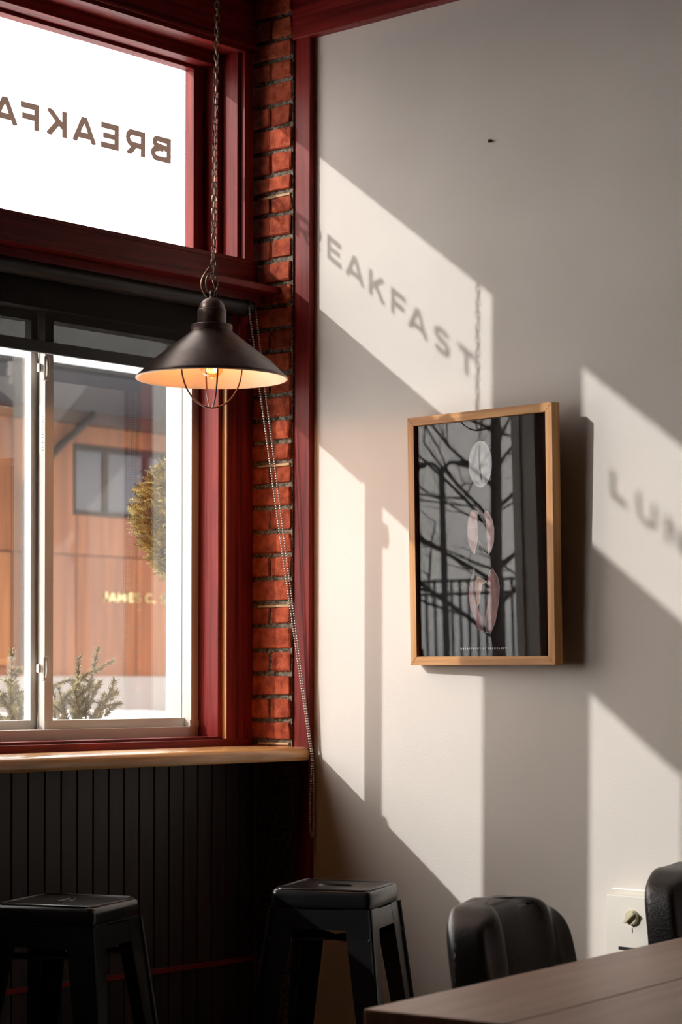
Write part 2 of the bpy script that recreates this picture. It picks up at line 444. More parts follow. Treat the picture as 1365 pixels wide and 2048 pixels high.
# counter slab along the windows
mb = MB()
prof = [(-0.0305, 1.042), (-0.2365, 1.042), (-0.2385, 1.045), (-0.2395, 1.062), (-0.2375, 1.069), (-0.232, 1.0745), (-0.222, 1.078), (-0.205, 1.079), (-0.0305, 1.079)]
def cp(x, k): return [(x, y if y > -0.2 else y + k, z) for y, z in prof]
xs = [(-5.0, 0)] + [(-3.0 + 0.25 * k, 0.0035 * math.sin(k * 1.7)) for k in range(12)] + [(-0.026, 0.002), (-0.0115, 0.009), (-0.005, 0.022)]
vs_ = []; fs_ = []
n = len(prof)
for (x, k) in xs: vs_ += cp(x, k)
for i in range(len(xs) - 1):
    for j in range(n):
        fs_.append((i * n + j, i * n + (j + 1) % n, (i + 1) * n + (j + 1) % n, (i + 1) * n + j))
fs_.append(tuple(range(n))); fs_.append(tuple((len(xs) - 1) * n + j for j in range(n)))
mb.add(vs_, fs_)
tag(build('counter', mb, COUNTER, smooth=True), 'long honey-brown wooden counter slab running under the windows', 'counter')

# ------------------------------------------------------------------ lettering on the glass
def arc(cx, cy, rx, ry, a0, a1, n=12):
    return [(cx + rx * math.cos(math.radians(a0 + (a1 - a0) * i / n)), cy + ry * math.sin(math.radians(a0 + (a1 - a0) * i / n))) for i in range(n + 1)]
T = 0.23
h = T / 2
GL = {
 'B': (1.02, [[(h, 0), (h, 1)], [(0, 1 - h), (.55, 1 - h)] + arc(.62, .755, .235, .15, 90, -90) + [(0, .53)], [(.4, .53), (.62, .53)] + arc(.68, .30, .25, .20, 90, -90) + [(0, h)]]),
 'R': (1.0, [[(h, 0), (h, 1)], [(0, 1 - h), (.55, 1 - h)] + arc(.62, .66, .26, .25, 90, -90) + [(0, .40)], [(.50, .40), (.88, 0)]]),
 'E': (.90, [[(h, 0), (h, 1)], [(0, 1 - h), (.88, 1 - h)], [(0, .5), (.80, .5)], [(0, h), (.90, h)]]),
 'A': (1.14, [[(.09, 0), (.57, 1)], [(1.05, 0), (.57, 1)], [(.25, .27), (.90, .27)]]),
 'K': (1.02, [[(h, 0), (h, 1)], [(.12, .33), (.88, 1)], [(.40, .55), (.90, 0)]]),
 'F': (.86, [[(h, 0), (h, 1)], [(0, 1 - h), (.86, 1 - h)], [(0, .47), (.78, .47)]]),
 'S': (.92, [arc(.46, .72, .33, .185, 20, 180)[:-1] + arc(.46, .72, .33, .2, 180, 270, 6) + arc(.46, .295, .35, .215, 90, 0, 6) + arc(.46, .295, .35, .2, 0, -160)]),
 'T': (.94, [[(.47, 0), (.47, 1)], [(0, 1 - h), (.94, 1 - h)]]),
 'L': (.80, [[(h, 0), (h, 1)], [(0, h), (.80, h)]]),
 'U': (.98, [[(h, 1), (h, .40)] + arc(.49, .40, .395, .305, 180, 360) + [(.98 - h, 1)]]),
 'N': (1.02, [[(h, 0), (h, 1)], [(1.02 - h, 0), (1.02 - h, 1)], [(h, .93), (1.02 - h, .07)]]),
 'C': (.98, [arc(.50, .5, .41, .405, 42, 318, 20)]),
 'H': (1.0, [[(h, 0), (h, 1)], [(1 - h, 0), (1 - h, 1)], [(h, .52), (1 - h, .52)]]),
 'J': (.62, [[(.62 - h, 1), (.62 - h, .32)] + arc(.30, .32, .225, .225, 0, -160)]),
 'M': (1.16, [[(h, 0), (h, 1)], [(1.16 - h, 0), (1.16 - h, 1)], [(h, .95), (.58, .25)], [(1.16 - h, .95), (.58, .25)]]),
 '.': (.22, [[(h, 0), (h, .2)]]),
 'P': (.9, [[(h, 0), (h, 1)], [(0, 1 - h), (.5, 1 - h)] + arc(.55, .68, .24, .23, 90, -90) + [(0, .45)]]),
 'D': (1.0, [[(h, 0), (h, 1)], [(0, 1 - h), (.45, 1 - h)] + arc(.47, .5, .42, .405, 90, -90) + [(0, h)]]),
 'O': (1.06, [arc(.53, .5, .43, .405, 0, 360, 24)]),
 'W': (1.4, [[(.08, 1), (.38, 0)], [(.38, 0), (.70, 1)], [(.70, 1), (1.02, 0)], [(1.02, 0), (1.32, 1)]]),
 'G': (1.04, [arc(.52, .5, .42, .405, 42, 330, 20), [(.94, .10), (.94, .48), (.55, .48)]]),
 'Y': (.98, [[(.49, 0), (.49, .45)], [(.49, .42), (.08, 1)], [(.49, .42), (.90, 1)]]),
}
def glyph(mb, ch, f, d0, d1, t=T):
    wd, strokes = GL[ch]
    for st in strokes:
        for i in range(len(st) - 1):
            a = Vector(st[i]); b_ = Vector(st[i + 1]); d = b_ - a
            if d.length < 1e-6: continue
            d.normalize(); nrm = Vector((-d.y, d.x)) * t / 2
            e0 = d * (t * 0.12 if i > 0 else 0); e1 = d * (t * 0.12 if i < len(st) - 2 else 0)
            q = [a - e0 - nrm, b_ + e1 - nrm, b_ + e1 + nrm, a - e0 + nrm]
            q = [(p.x, min(1.0, max(0.0, p.y))) for p in q]
            mb.prism(q, f, d0, d1)
    return wd

def glyph_sheet(ch, f, cell=0.018, t=T):
    # the strokes merged into one sheet without overlaps
    wd, strokes = GL[ch]
    segs = [(Vector(st[i]), Vector(st[i + 1])) for st in strokes for i in range(len(st) - 1)]
    ends = [(i == 0, i == len(st) - 2) for st in strokes for i in range(len(st) - 1)]
    nx, ny = int(wd / cell) + 2, int(round(1 / cell))
    cx, cy = (wd + cell) / nx, 1.0 / ny
    idx = {}; vs = []; fs = []
    def vid(i, j):
        if (i, j) not in idx: idx[(i, j)] = len(vs); vs.append(f(i * cx, j * cy))
        return idx[(i, j)]
    for i in range(nx):
        for j in range(ny):
            p = Vector(((i + .5) * cx, (j + .5) * cy)); hit = False
            for (a, b_), (e0, e1) in zip(segs, ends):
                d = b_ - a; Ls = d.length
                if Ls < 1e-6: continue
                d = d / Ls; u = (p - a).dot(d); v = abs((p - a).x * -d.y + (p - a).y * d.x)
                if -(0 if e0 else t * .25) <= u <= Ls + (0 if e1 else t * .25) and v <= t / 2: hit = True; break
            if hit: fs.append((vid(i, j), vid(i + 1, j), vid(i + 1, j + 1), vid(i, j + 1)))
    return MB().add(vs, fs)
LH = 0.0690
GY0, GY1 = 0.0825, 0.0838
def window_word(word, xs_, label):
    root = empty('window_lettering', (xs_[0], 0.083, 2.7005))
    tag(root, label, 'lettering')
    for ch, x in zip(word, xs_):
        mb = glyph_sheet(ch, lambda u, v, x=x: (x - u * LH * 1.06, GY1, 2.7005 + v * LH))
        build('letter', mb, LETTER, root)
window_word('BREAKFAST', [-0.248, -0.346, -0.4439, -0.5270, -0.6301, -0.7264, -0.7995, -0.9080, -1.0080], 'brown word BREAKFAST seen reversed on the transom glass')
window_word('LUNCH', [-1.597, -1.690, -1.792, -1.898, -2.000], 'brown word LUNCH on the second transom glass, casting its shadow right of the picture')

# ------------------------------------------------------------------ roller blind with bead chain
rb = empty('roller_blind', (-0.69, -0.07, 2.30))
tag(rb, 'black see-through roller blind rolled down over the top of the lower window', 'blind')
mb = MB().tube([(-1.26, -0.072, 2.30), (-0.118, -0.072, 2.30)], 0.021, 20); build('roller_tube', mb, BLACKPL, rb, smooth=True)
build('fabric', MB().box(-1.245, -0.135, -0.0475, -0.0465, 2.124, 2.298), FABRIC, rb)
build('hem_bar', MB().box(-1.245, -0.135, -0.054, -0.041, 2.096, 2.127), BLACKPL, rb, bevel=0.003)
cl = build('clutch', MB().tube([(-0.118, -0.072, 2.30), (-0.098, -0.072, 2.30)], 0.024, 20), BLACKPL, rb, smooth=True)
build('bracket', MB().box(-0.0975, -0.0945, -0.10, -0.0305, 2.262, 2.318), MAH['z'], rb, bevel=0.001)
build('bracket', MB().box(-1.2645, -1.2615, -0.10, -0.0305, 2.262, 2.318), MAH['z'], rb, bevel=0.001)
def bead_path(p0, p1, drop, sag):
    pts = []
    for i in range(41):
        t = i / 40
        p = p0.lerp(p1, t); p.z -= sag * math.sin(math.pi * t); pts.append(p)
    return pts + drop
A0 = Vector((-0.120, -0.094, 2.30)); B0 = Vector((-0.096, -0.096, 2.30))
E0 = Vector((-0.0232, -0.2405, 1.0795)); E1 = Vector((-0.0175, -0.2405, 1.0795))
front = lambda x: [Vector((x, -0.2435, 1.070)), Vector((x, -0.2445, 1.045))]
loop = []
for i in range(1, 30):
    a = math.pi * (i / 30)
    pass
def droop(x0, x1, z1, n=30):
    out = []
    for i in range(n + 1):
        t = i / n
        w = math.sin(math.pi * t) ** 0.5
        z = 1.045 - (1.045 - z1) * math.sin(math.pi * t) ** 0.85
        bul = 0.006 * math.sin(2 * math.pi * min(t, 1))
        out.append(Vector((x0 + (x1 - x0) * t + (-0.007 if t < .5 else 0.004) * math.sin(2 * math.pi * min(t, 1 - t) * 1.0) , -0.2455, z)))
    return out
path = bead_path(A0, E0, front(E0.x), 0.010) + droop(E0.x, E1.x, 0.828) + list(reversed(front(E1.x))) + list(reversed(bead_path(B0, E1, [], 0.010)))
# sample at equal spacing
mb = MB(); acc = 0; step = 0.0070; prev = path[0]
nb = 0
for q in path[1:]:
    seg = (q - prev); Ls = seg.length
    while acc <= Ls and Ls > 0:
        mb.ball(prev + seg * (acc / Ls), 0.0029, 8, 5); acc += step; nb += 1
    acc -= Ls; prev = q
mb.tube(path, 0.0006, 4)
ch = build('bead_chain', mb, STEEL, rb, smooth=True); ch['kind'] = 'stuff'; ch['label'] = 'long loop of small steel beads draped over the counter end'

# ------------------------------------------------------------------ pendant lamp
LX, LY, LZ = -0.536, -0.367, 2.033
lamp = empty('pendant_lamp', (LX, LY, LZ))
tag(lamp, 'dark bronze cone pendant lamp with wire cage hanging on a brass chain', 'lamp')
c = (LX, LY, LZ)
R = 0.1925
outer = [(R, 0.0), (R + .0012, 0.002), (R + 0.0005, 0.005), (R - 0.006, 0.010), (0.150, 0.045), (0.100, 0.083), (0.062, 0.112), (0.052, 0.1195)]
build('shade', MB().lathe(outer, 96, c), BRONZE, lamp, smooth=True)
inner = [(R, 0.0), (R - .003, -0.0005), (R - 0.010, 0.006), (0.148, 0.0425), (0.098, 0.0805), (0.060, 0.109), (0.030, 0.116), (0.001, 0.116)]
build('shade_lining', MB().lathe(inner, 96, c), SHADE_IN, lamp, smooth=True)
build('rim', MB().tube([(LX + R * math.cos(2 * math.pi * i / 96), LY + R * math.sin(2 * math.pi * i / 96), LZ) for i in range(96)], 0.0018, 6, closed=True), SHADE_IN, lamp, smooth=True)
build('collar', MB().lathe([(0.001, .1365), (.0515, .1365), (.0528, .135), (.0525, .120), (.050, .117), (.001, .117)], 64, c), BRONZE, lamp, smooth=True)
build('neck', MB().lathe([(.001, .176), (.0355, .176), (.0368, .1745), (.0368, .1370), (.001, .1370)], 64, c), BRONZE, lamp, smooth=True)
build('cap', MB().lathe([(.0335, .176), (.0335, .179)] + [(0.0325 * math.cos(a) + .0001, .179 + 0.027 * math.sin(a)) for a in [math.pi / 2 * k / 10 for k in range(11)]], 48, c), BRONZE, lamp, smooth=True)
build('finial', MB().lathe([(.0001, .203), (.008, .203), (.0055, .209), (.0075, .215), (.0075, .219), (.004, .224), (.0001, .225)], 20, c), BRONZE, lamp, smooth=True)
for dxs in (-1, 1):
    build('cap_screw', MB().ball((LX + 0.05 * dxs, LY - 0.085, LZ + 0.095), 0.003, 10, 6), BRONZE, lamp, smooth=True)
# hanging ring, in the plane roughly facing the camera
ux = Vector((math.sin(TH), -math.cos(TH), 0))
rc = Vector((LX, LY, LZ + 0.243))
build('hanging_ring', MB().tube([rc + ux * (0.0155 * math.cos(t)) + Vector((0, 0, 0.026 * math.sin(t))) for t in [2 * math.pi * i / 28 for i in range(28)]], 0.0024, 8, closed=True), BRONZE, lamp, smooth=True)
for a0 in (0.25, 0.25 + math.pi / 2):
    pts = []
    for i in range(33):
        t = math.pi * i / 32
        rr = 0.079
        pts.append((LX + rr * math.cos(t) * math.cos(a0 + TH), LY + rr * math.cos(t) * math.sin(a0 + TH), LZ + 0.045 - 0.119 * math.sin(t) ** 0.9))
    build('cage_wire', MB().tube(pts, 0.0022, 8), WIRE, lamp, smooth=True)
build('cage_knob', MB().ball((LX, LY, LZ - 0.073), 0.0042, 10, 6), WIRE, lamp, smooth=True)
build('lamp_socket', MB().lathe([(.001, .117), (.019, .117), (.019, .082), (.001, .082)], 24, c), BLACKPL, lamp, smooth=True)
bulb = build('bulb', MB().lathe([(.013, .084), (.013, .074), (.018, .062), (.026, .047), (.030, .032), (.0285, .019), (.022, .010), (.012, .0055), (.0035, .004), (.0012, .000), (.0001, -.0005)], 32, c), BULBG, lamp, smooth=True)
mb = MB()
for k in range(6):
    a = k * math.pi / 3
    mb.tube([(LX + .007 * math.cos(a), LY + .007 * math.sin(a), LZ + .06), (LX + .012 * math.cos(a + .3), LY + .012 * math.sin(a + .3), LZ + .018)], .0008, 6)
build('filament', mb, FILAMENT, bulb)
pl = bpy.data.lights.new('bulb_light', 'POINT'); pl.energy = 1.5; pl.color = (1.0, 0.50, 0.20); pl.shadow_soft_size = 0.02
plo = bpy.data.objects.new('bulb_light', pl); COL.objects.link(plo); plo.parent = lamp; plo.location = (0, 0, 0.036)
# chain of links up to the ceiling
LN, LW, LR = 0.0200, 0.0112, 0.0015
lk = MB()
pts = []
for i in range(24):
    t = 2 * math.pi * i / 24
    pts.append((LW / 2 * math.cos(t), 0, (LN / 2 - LW / 2) * (1 if math.sin(t) >= 0 else -1) * min(1, abs(math.sin(t)) * 4) + LW / 2 * math.sin(t)))
lk.tube(pts, LR, 6, closed=True)
pitch = LN - 2.4 * LR
z = 0.262; k = 0; first = None
base = Vector((LX, LY, LZ))
while LZ + z < CZ - 0.02:
    if first is None:
        first = build('chain_link', lk, BRASS, lamp, smooth=True, local=True); o = first
    else:
        o = bpy.data.objects.new('chain_link', first.data); COL.objects.link(o); o.parent = lamp
    lean = ux * (0.0095 * (z / 0.75))
    o.location = (lean.x, lean.y, z)
    o.rotation_euler = (0, 0, (0 if k % 2 else math.pi / 2) + 0.75 + random.uniform(-.12, .12))
    z += pitch; k += 1
topo = base + ux * (0.0095 * ((CZ - LZ) / 0.75))
wp = []
for i in range(90):
    t = i / 89; zz = 0.19 + t * (CZ - LZ - 0.2)
    off = ux * (0.0095 * zz / 0.75 + 0.0045 * math.sin(zz * 95) + (0.004 if zz < .25 else 0)) + fwd * (0.0045 * math.cos(zz * 95))
    wp.append(base + off + Vector((0, 0, zz)))
build('lamp_cord', MB().tube(wp, 0.0013, 5), BRONZE, lamp, smooth=True)
build('ceiling_rose', MB().lathe([(.001, CZ - LZ - 0.03), (.03, CZ - LZ - 0.028), (.055, CZ - LZ - 0.012), (.06, CZ - LZ - 0.001), (.001, CZ - LZ - 0.001)], 32, (topo.x, topo.y, LZ)), BRONZE, lamp, smooth=True)
hp = []
for i in range(14):
    t = i / 13
    hp.append(base + ux * (-0.006 - 0.022 * math.sin(math.pi * t)) + Vector((0, 0, 0.285 - 0.088 * t)))
build('loose_chain_end', MB().tube(hp, 0.0022, 6), BRASS, lamp, smooth=True)

# ------------------------------------------------------------------ framed picture on the white wall
DL, TA = math.radians(3.8), math.radians(1.35)
PX = Vector((-math.sin(DL), -math.cos(DL), 0))
N0 = Vector((-math.cos(DL), math.sin(DL), 0))
PN = (N0 * math.cos(TA) - Vector((0, 0, 1)) * math.sin(TA)).normalized()
PY = -PN
PZ = PX.cross(PY).normalized()
if PZ.z < 0: PZ = -PZ
pic = empty('framed_picture', (-0.060, -0.8585, 1.6305))
pic.rotation_euler = Matrix((PX, PY, PZ)).transposed().to_euler()
tag(pic, 'oak framed black print of three coffee bean drawings behind glass on the white wall', 'picture')
W2, H2, FW, FT = 0.2475, 0.3262, 0.0225, 0.030
def L_(mbx, name, mat, parent=None, **k): return build(name, mbx, mat, parent or pic, local=True, **k)
def side(p):   # mitred bar: outer a,b inner c,d (x,z)
    (a, b_, c_, d_) = p
    return MB().add([(q[0], 0, q[1]) for q in p] + [(q[0], FT, q[1]) for q in p],
                    [(0, 1, 2, 3), (7, 6, 5, 4), (0, 4, 5, 1), (1, 5, 6, 2), (2, 6, 7, 3), (3, 7, 4, 0)])
wi, hi_ = W2 - FW, H2 - FW
O = [(-W2, H2), (W2, H2), (W2, -H2), (-W2, -H2)]; I = [(-wi, hi_), (wi, hi_), (wi, -hi_), (-wi, -hi_)]
for k in range(4):
    L_(side((O[k], O[(k + 1) % 4], I[(k + 1) % 4], I[k])), 'frame_side', OAK['x'] if k % 2 == 0 else OAK['z'], bevel=0.0008, seg=1)
pr = L_(MB().box(-wi - .004, wi + .004, 0.016, 0.020, -hi_ - .004, hi_ + .004), 'print_sheet', PRINT)
L_(MB().box(-wi - .003, wi + .003, 0.0095, 0.0115, -hi_ - .003, hi_ + .003), 'picture_glass', PICGLASS)
L_(MB().box(-wi + .03, wi - .03, 0.022, 0.027, -hi_ + .03, hi_ - .03), 'back_board', BLACKPL)
L_(MB().box(-0.02, 0.02, 0.0301, 0.046, hi_ - .07, hi_ - .03), 'wall_spacer', BLACKPL)
def flat(name, poly, mat, d=0.0155, par=None):
    return L_(MB().prism(poly, lambda u, v, dd: (u, dd, v), d, 0.0158), name, mat, par or pr)
def ell(cx, cz, rx, rz, n=36, k=0.0, sd=0):
    rnd = random.Random(sd)
    return [(cx + rx * math.cos(t) * (1 + k * rnd.uniform(-1, 1)), cz + rz * math.sin(t) * (1 + k * rnd.uniform(-1, 1))) for t in [2 * math.pi * i / n for i in range(n)]]
def ring_poly(name, pts, w, mat, d):
    mbx = MB(); mbx.tube([(p[0], d, p[1]) for p in pts], w, 5, closed=True); return L_(mbx, name, mat, pr)
# first bean
bx, bz = -0.005, 0.190
flat('bean_drawing', ell(bx, bz, 0.0395, 0.0595, 40, .012, 1), BEANB)
ring_poly('bean_outline', ell(bx, bz, 0.0390, 0.0590, 40, .012, 1), 0.0006, BEANL, 0.0152)
flat('bean_crease', [(bx - .006, bz + .050), (bx + .000, bz + .048), (bx - .003, bz + .02), (bx + .001, bz - .01), (bx + .006, bz - .045), (bx + .004, bz - .053), (bx - .001, bz - .035), (bx - .005, bz - .01), (bx - .007, bz + .02)],
     plain('crease_ink', (0.13, 0.145, 0.155), 0.8), 0.0153)
# split bean halves
bz = 0.015
left = [(-.022, .058), (-.010, .052), (-.016, .040), (-.0135, .010), (-.014, -.018), (-.018, -.036), (-.026, -.055), (-.034, -.050), (-.046, -.030), (-.0515, .000), (-.048, .030), (-.040, .050), (-.031, .058)]
right = [(.012, .055), (.022, .052), (.036, .036), (.044, .008), (.0425, -.026), (.034, -.047), (.023, -.059), (.022, -.040), (.018, -.015), (.0165, .010), (.0155, .030), (.010, .047)]
for pl_ in (left, right):
    pp = [(x_ * .98 - .004, z_ + bz) for x_, z_ in pl_]
    flat('bean_half_drawing', pp, BEANP); ring_poly('bean_outline', pp, 0.0005, BEANL, 0.0152)
for ln in ([(-.010, .052), (-.004, .042), (.006, .030), (.014, .020)], [(-.014, -.018), (-.008, -.024), (-.014, -.045), (-.026, -.056)], [(-.008, -.024), (-.002, -.030), (.004, -.048), (.022, -.060)]):
    L_(MB().tube([(x_ - .004, .0152, z_ + bz) for x_, z_ in ln], .0007, 5), 'husk_line', BEANL, pr)
# open husk
bz = -0.146
hl = [(-.046, .030), (-.036, .055), (-.0335, .068), (-.029, .066), (-.030, .050), (-.036, .036), (-.0345, .000), (-.022, -.030), (-.004, -.062), (-.002, -.095), (-.018, -.090), (-.032, -.060), (-.046, -.030), (-.052, .000)]
hr = [(.016, .040), (.026, .064), (.033, .066), (.050, .045), (.056, .020), (.052, -.020), (.040, -.070), (.022, -.100), (.006, -.095), (.004, -.060), (.012, -.030), (.020, .010)]
hc = [(-.028, .036), (-.020, .048), (-.006, .042), (.012, .034), (.006, .030), (-.004, .026), (-.010, .004), (-.012, -.018), (-.022, -.032), (-.024, -.012), (-.027, .012)]
for pl_, mt in ((hl, BEANR), (hr, BEANR), (hc, BEANC)):
    pp = [(x_ - .001, z_ + bz) for x_, z_ in pl_]
    flat('husk_drawing', pp, mt, 0.0154 if mt is BEANC else 0.0155)
    L_(MB().tube([(p[0], .0152, p[1]) for p in pp[:9]], .0006, 5), 'husk_line', BEANL, pr)
# small caption
mb = MB(); u0 = 0; th_ = 0.0042
cap = 'DEPARTMENT OF BREWOLOGY'
tw = sum((GL[c_][0] + .72) if c_ != ' ' else 0.9 for c_ in cap) * th_
u0 = -tw / 2 - .002
for c_ in cap:
    if c_ == ' ': u0 += .9 * th_; continue
    glyph(mb, c_, lambda u, v, d, u0=u0: (u0 + u * th_, d, -0.2855 + v * th_), 0.0155, 0.0158)
    u0 += (GL[c_][0] + .72) * th_
L_(mb, 'caption', BEANL, pr)

# a screw left in the wall above the picture
sc_ = build('wall_screw', MB().tube([(-0.0005, -0.848, 2.659), (-0.005, -0.848, 2.659)], 0.0032, 10).tube([(-0.005, -0.848, 2.659), (-0.007, -0.848, 2.659)], [0.0050, 0.0042], 12), SLOT, smooth=True)
tag(sc_, 'small dark screw stuck in the upper white wall', 'screw')

# ------------------------------------------------------------------ wall heater
ht = empty('wall_heater', (0, -1.40, 0.2))
tag(ht, 'white enamel wall heater with a round knob, partly behind the right chair', 'heater')
build('body', MB().box(-0.05, -0.0006, -1.56, -1.246, 0.2, 0.744), HEATER, ht, bevel=0.004, seg=2, smooth=True)
build('back_plate', MB().box(-0.012, -0.0004, -1.57, -1.236, 0.19, 0.757), HEATER, ht, bevel=0.003)
kc = Vector((-0.0505, -1.324, 0.693))
mb = MB(); ns = 28
prof = [(0.0185, 0), (0.0185, -.006), (0.0165, -.009), (0.0001, -.009)]
vs_ = [(kc.x + d, kc.y + r * math.cos(2 * math.pi * j / ns), kc.z + r * math.sin(2 * math.pi * j / ns)) for r, d in prof for j in range(ns)]
mb.add(vs_, [(i * ns + j, i * ns + (j + 1) % ns, (i + 1) * ns + (j + 1) % ns, (i + 1) * ns + j) for i in range(3) for j in range(ns)])
kb = build('knob', mb, KNOB, ht, smooth=True)
d1 = Vector((0, -0.72, 0.69)).normalized(); d2 = Vector((0, -d1.z, d1.y))
def gb(w0, w1, xx): return [kc + d1 * (-.018) + d2 * w0 + Vector((xx, 0, 0)), kc + d1 * .018 + d2 * w0 + Vector((xx, 0, 0)), kc + d1 * .018 + d2 * w1 + Vector((xx, 0, 0)), kc + d1 * (-.018) + d2 * w1 + Vector((xx, 0, 0))]
build('knob_grip', MB().hexa(gb(-.004, .004, -.009), gb(-.003, .003, -.018)), KNOB, kb)
build('mark', MB().box(-0.0508, -0.0499, -1.3248, -1.3232, 0.655, 0.667), SLOT, ht)
for k in range(6):
    z = 0.611 - 0.031 * k
    build('louvre_slot', MB().box(-0.0506, -0.048, -1.53, -1.284, z, z + 0.0085), SLOT, ht)
    build('louvre_blade', MB().hexa([(-0.0545, -1.53, z - .004), (-0.05, -1.53, z - .006), (-0.05, -1.284, z - .006), (-0.0545, -1.284, z - .004)],
                                    [(-0.0545, -1.53, z - .002), (-0.05, -1.53, z + .001), (-0.05, -1.284, z + .001), (-0.0545, -1.284, z - .002)]), HEATER, ht)

# ------------------------------------------------------------------ metal stools
def stool(loc, ang, label):
    root = empty('bar_stool', loc); root.rotation_euler = (0, 0, ang)
    tag(root, label, 'stool', 'metal stools at the window counter')
    S = 0.127; H = 0.76
    def B(name, mb, **k): return build(name, mb, BLACKMET, root, local=True, **k)
    # dished seat with a rolled rim
    me = MB().box(-S, S, -S, S, H - 0.05, H)
    seat = B('seat', me, bevel=0.018, seg=4, smooth=True)
    B('seat_rim', MB().tube([(S * .93 * sx, S * .93 * sy, H - .0005) for sx, sy in
        [(1, -.86), (1, .86), (.97, .94), (.86, 1), (-.86, 1), (-.94, .97), (-1, .86), (-1, -.86), (-.94, -.97), (-.86, -1), (.86, -1), (.94, -.97)]], 0.0028, 8, closed=True), smooth=True)
    B('handle_slot', MB().tube([(-.036, -.010, H + .0002), (.036, -.010, H + .0002), (.042, -.004, H + .0002), (.042, .004, H + .0002), (.036, .010, H + .0002), (-.036, .010, H + .0002), (-.042, .004, H + .0002), (-.042, -.004, H + .0002)], .0022, 6, closed=True), smooth=True)
    # skirt panels under the seat
    for a in range(4):
        q = Matrix.Rotation(a * math.pi / 2, 3, 'Z')
        w = S - 0.035
        mb = MB().hexa([q @ Vector(p) for p in [(-w, -S - .004, H - .095), (w, -S - .004, H - .095), (w, -S + .0015, H - .095), (-w, -S + .0015, H - .095)]],
                       [q @ Vector(p) for p in [(-w, -S + .001, H - .048), (w, -S + .001, H - .048), (w, -S + .006, H - .048), (-w, -S + .006, H - .048)]])
        B('skirt', mb)
        # flared angle leg at each corner
        top, bot = S - .001, 0.205
        mb = MB()
        def plate(dirn):
            wt, wb = 0.068, 0.034; tk = .0025
            P0 = Vector((-top, -top, H - .045)); Pb = Vector((-bot, -bot, 0.0))
            n_ = Vector((dirn.y, dirn.x, 0)) * tk
            a0, a1, a2, a3 = Pb, Pb + dirn * wb, P0 + dirn * wt, P0
            pts_ = [a0, a1, a1 + n_, a0 + n_, a3, a2, a2 + n_, a3 + n_]
            pts_ = [q @ p for p in pts_]
            mb.hexa(pts_[:4], pts_[4:])
        plate(Vector((1, 0, 0))); plate(Vector((0, 1, 0)))
        e0 = q @ Vector((-bot, -bot, 0.0)); e1 = q @ Vector((-top, -top, H - .045))
        mb.tube([e0, e1], 0.006, 8)
        lg = B('leg', mb)
        B('foot_pad', MB().box(*sorted((e0.x - .018, e0.x + .018)), *sorted((e0.y - .018, e0.y + .018)), 0.0, 0.012), bevel=0.004)
    for sgn in (1, -1):
        B('brace', MB().tube([(-S * 1.05, -S * 1.05 * sgn, H - .118), (0, 0, H - .128), (S * 1.05, S * 1.05 * sgn, H - .118)], 0.008, 8), smooth=True)
    for a in range(4):
        q = Matrix.Rotation(a * math.pi / 2, 3, 'Z')
        B('foot_rail', MB().tube([q @ Vector((-.172, -.172, .28)), q @ Vector((.172, -.172, .28))], 0.008, 8), smooth=True)
    return root
stool((-0.456, -0.722, 0), math.radians(-65.7), 'black metal stool standing against the white wall below the bead chain')
stool((-1.140, -0.505, 0), math.radians(22), 'black metal stool in front of the dark panelling, lower left')

# ------------------------------------------------------------------ leather chairs and the table
def superq(mb, c, hw, ht_, hh, e1, e2, fn, nu=72, nv=40):
    def sg(w, e): return math.copysign(abs(w) ** e, w)
    vs = []; fs = []
    for j in range(nv + 1):
        ph = -math.pi / 2 + math.pi * j / nv
        for i in range(nu):
            t = 2 * math.pi * i / nu
            x = hw * sg(math.cos(ph), e1) * sg(math.cos(t), e2)
            y = ht_ * sg(math.cos(ph), e1) * sg(math.sin(t), e2)
            z = hh * sg(math.sin(ph), e1)
            x, y, z = fn(x, y, z)
            vs.append((c[0] + x, c[1] + y, c[2] + z))
    for j in range(nv):
        for i in range(nu):
            fs.append((j * nu + i, j * nu + (i + 1) % nu, (j + 1) * nu + (i + 1) % nu, (j + 1) * nu + i))
    mb.add(vs, fs)
def chair(loc, ang, topz, label):
    root = empty('leather_chair', loc); root.rotation_euler = (0, 0, ang)
    tag(root, label, 'chair', 'black leather chairs beyond the table')
    def B(name, mb, mat=LEATHER, **k): return build(name, mb, mat, root, local=True, **k)
    HH = 0.20
    def fn(x, y, z):
        u = x / 0.235; v = z / HH
        y += 0.045 * u * u * -1.0 + 0.035 * v            # wraps towards the sitter, leans back
        arch = (1 - abs(u) ** 2.6) * 0.035 * max(0, v)
        side_ = max(0, v)
        pl_ = math.cos(u * 11.0 + .6) * 0.012 * max(0, min(1, (v + .45))) * (1 - 0.3 * abs(u))
        if y < 0.01: y -= pl_
        z += arch + (0.0022 * math.cos(u * 13.0 + .6) * side_ ** 3)
        x *= 1 - 0.06 * max(0, v)
        return x, y, z
    mb = MB(); superq(mb, (0, 0, topz - HH - .028), 0.235, 0.054, HH, 0.24, 0.34, fn, 120, 60); B('backrest', mb, smooth=True)
    mb = MB(); superq(mb, (0, -0.22, 0.44), 0.225, 0.225, 0.055, 0.35, 0.3, lambda x, y, z: (x, y, z)); B('seat', mb, smooth=True)
    for sx in (-1, 1):
        for sy in (-1, 1):
            B('leg', MB().tube([(0.185 * sx, -0.22 + 0.185 * sy, 0.42), (0.20 * sx, -0.22 + 0.20 * sy, 0.0)], [0.018, 0.013], 10), BLACKMET, smooth=True)
    for sx in (-1, 1):
        B('back_post', MB().tube([(0.16 * sx, 0.0, 0.42), (0.15 * sx, 0.03, 0.60)], 0.016, 10), BLACKMET, smooth=True)
    return root
chair((-1.005, -1.665, 0), math.radians(15), 0.826, 'black padded leather chair at the table, the nearer one beside the stool')
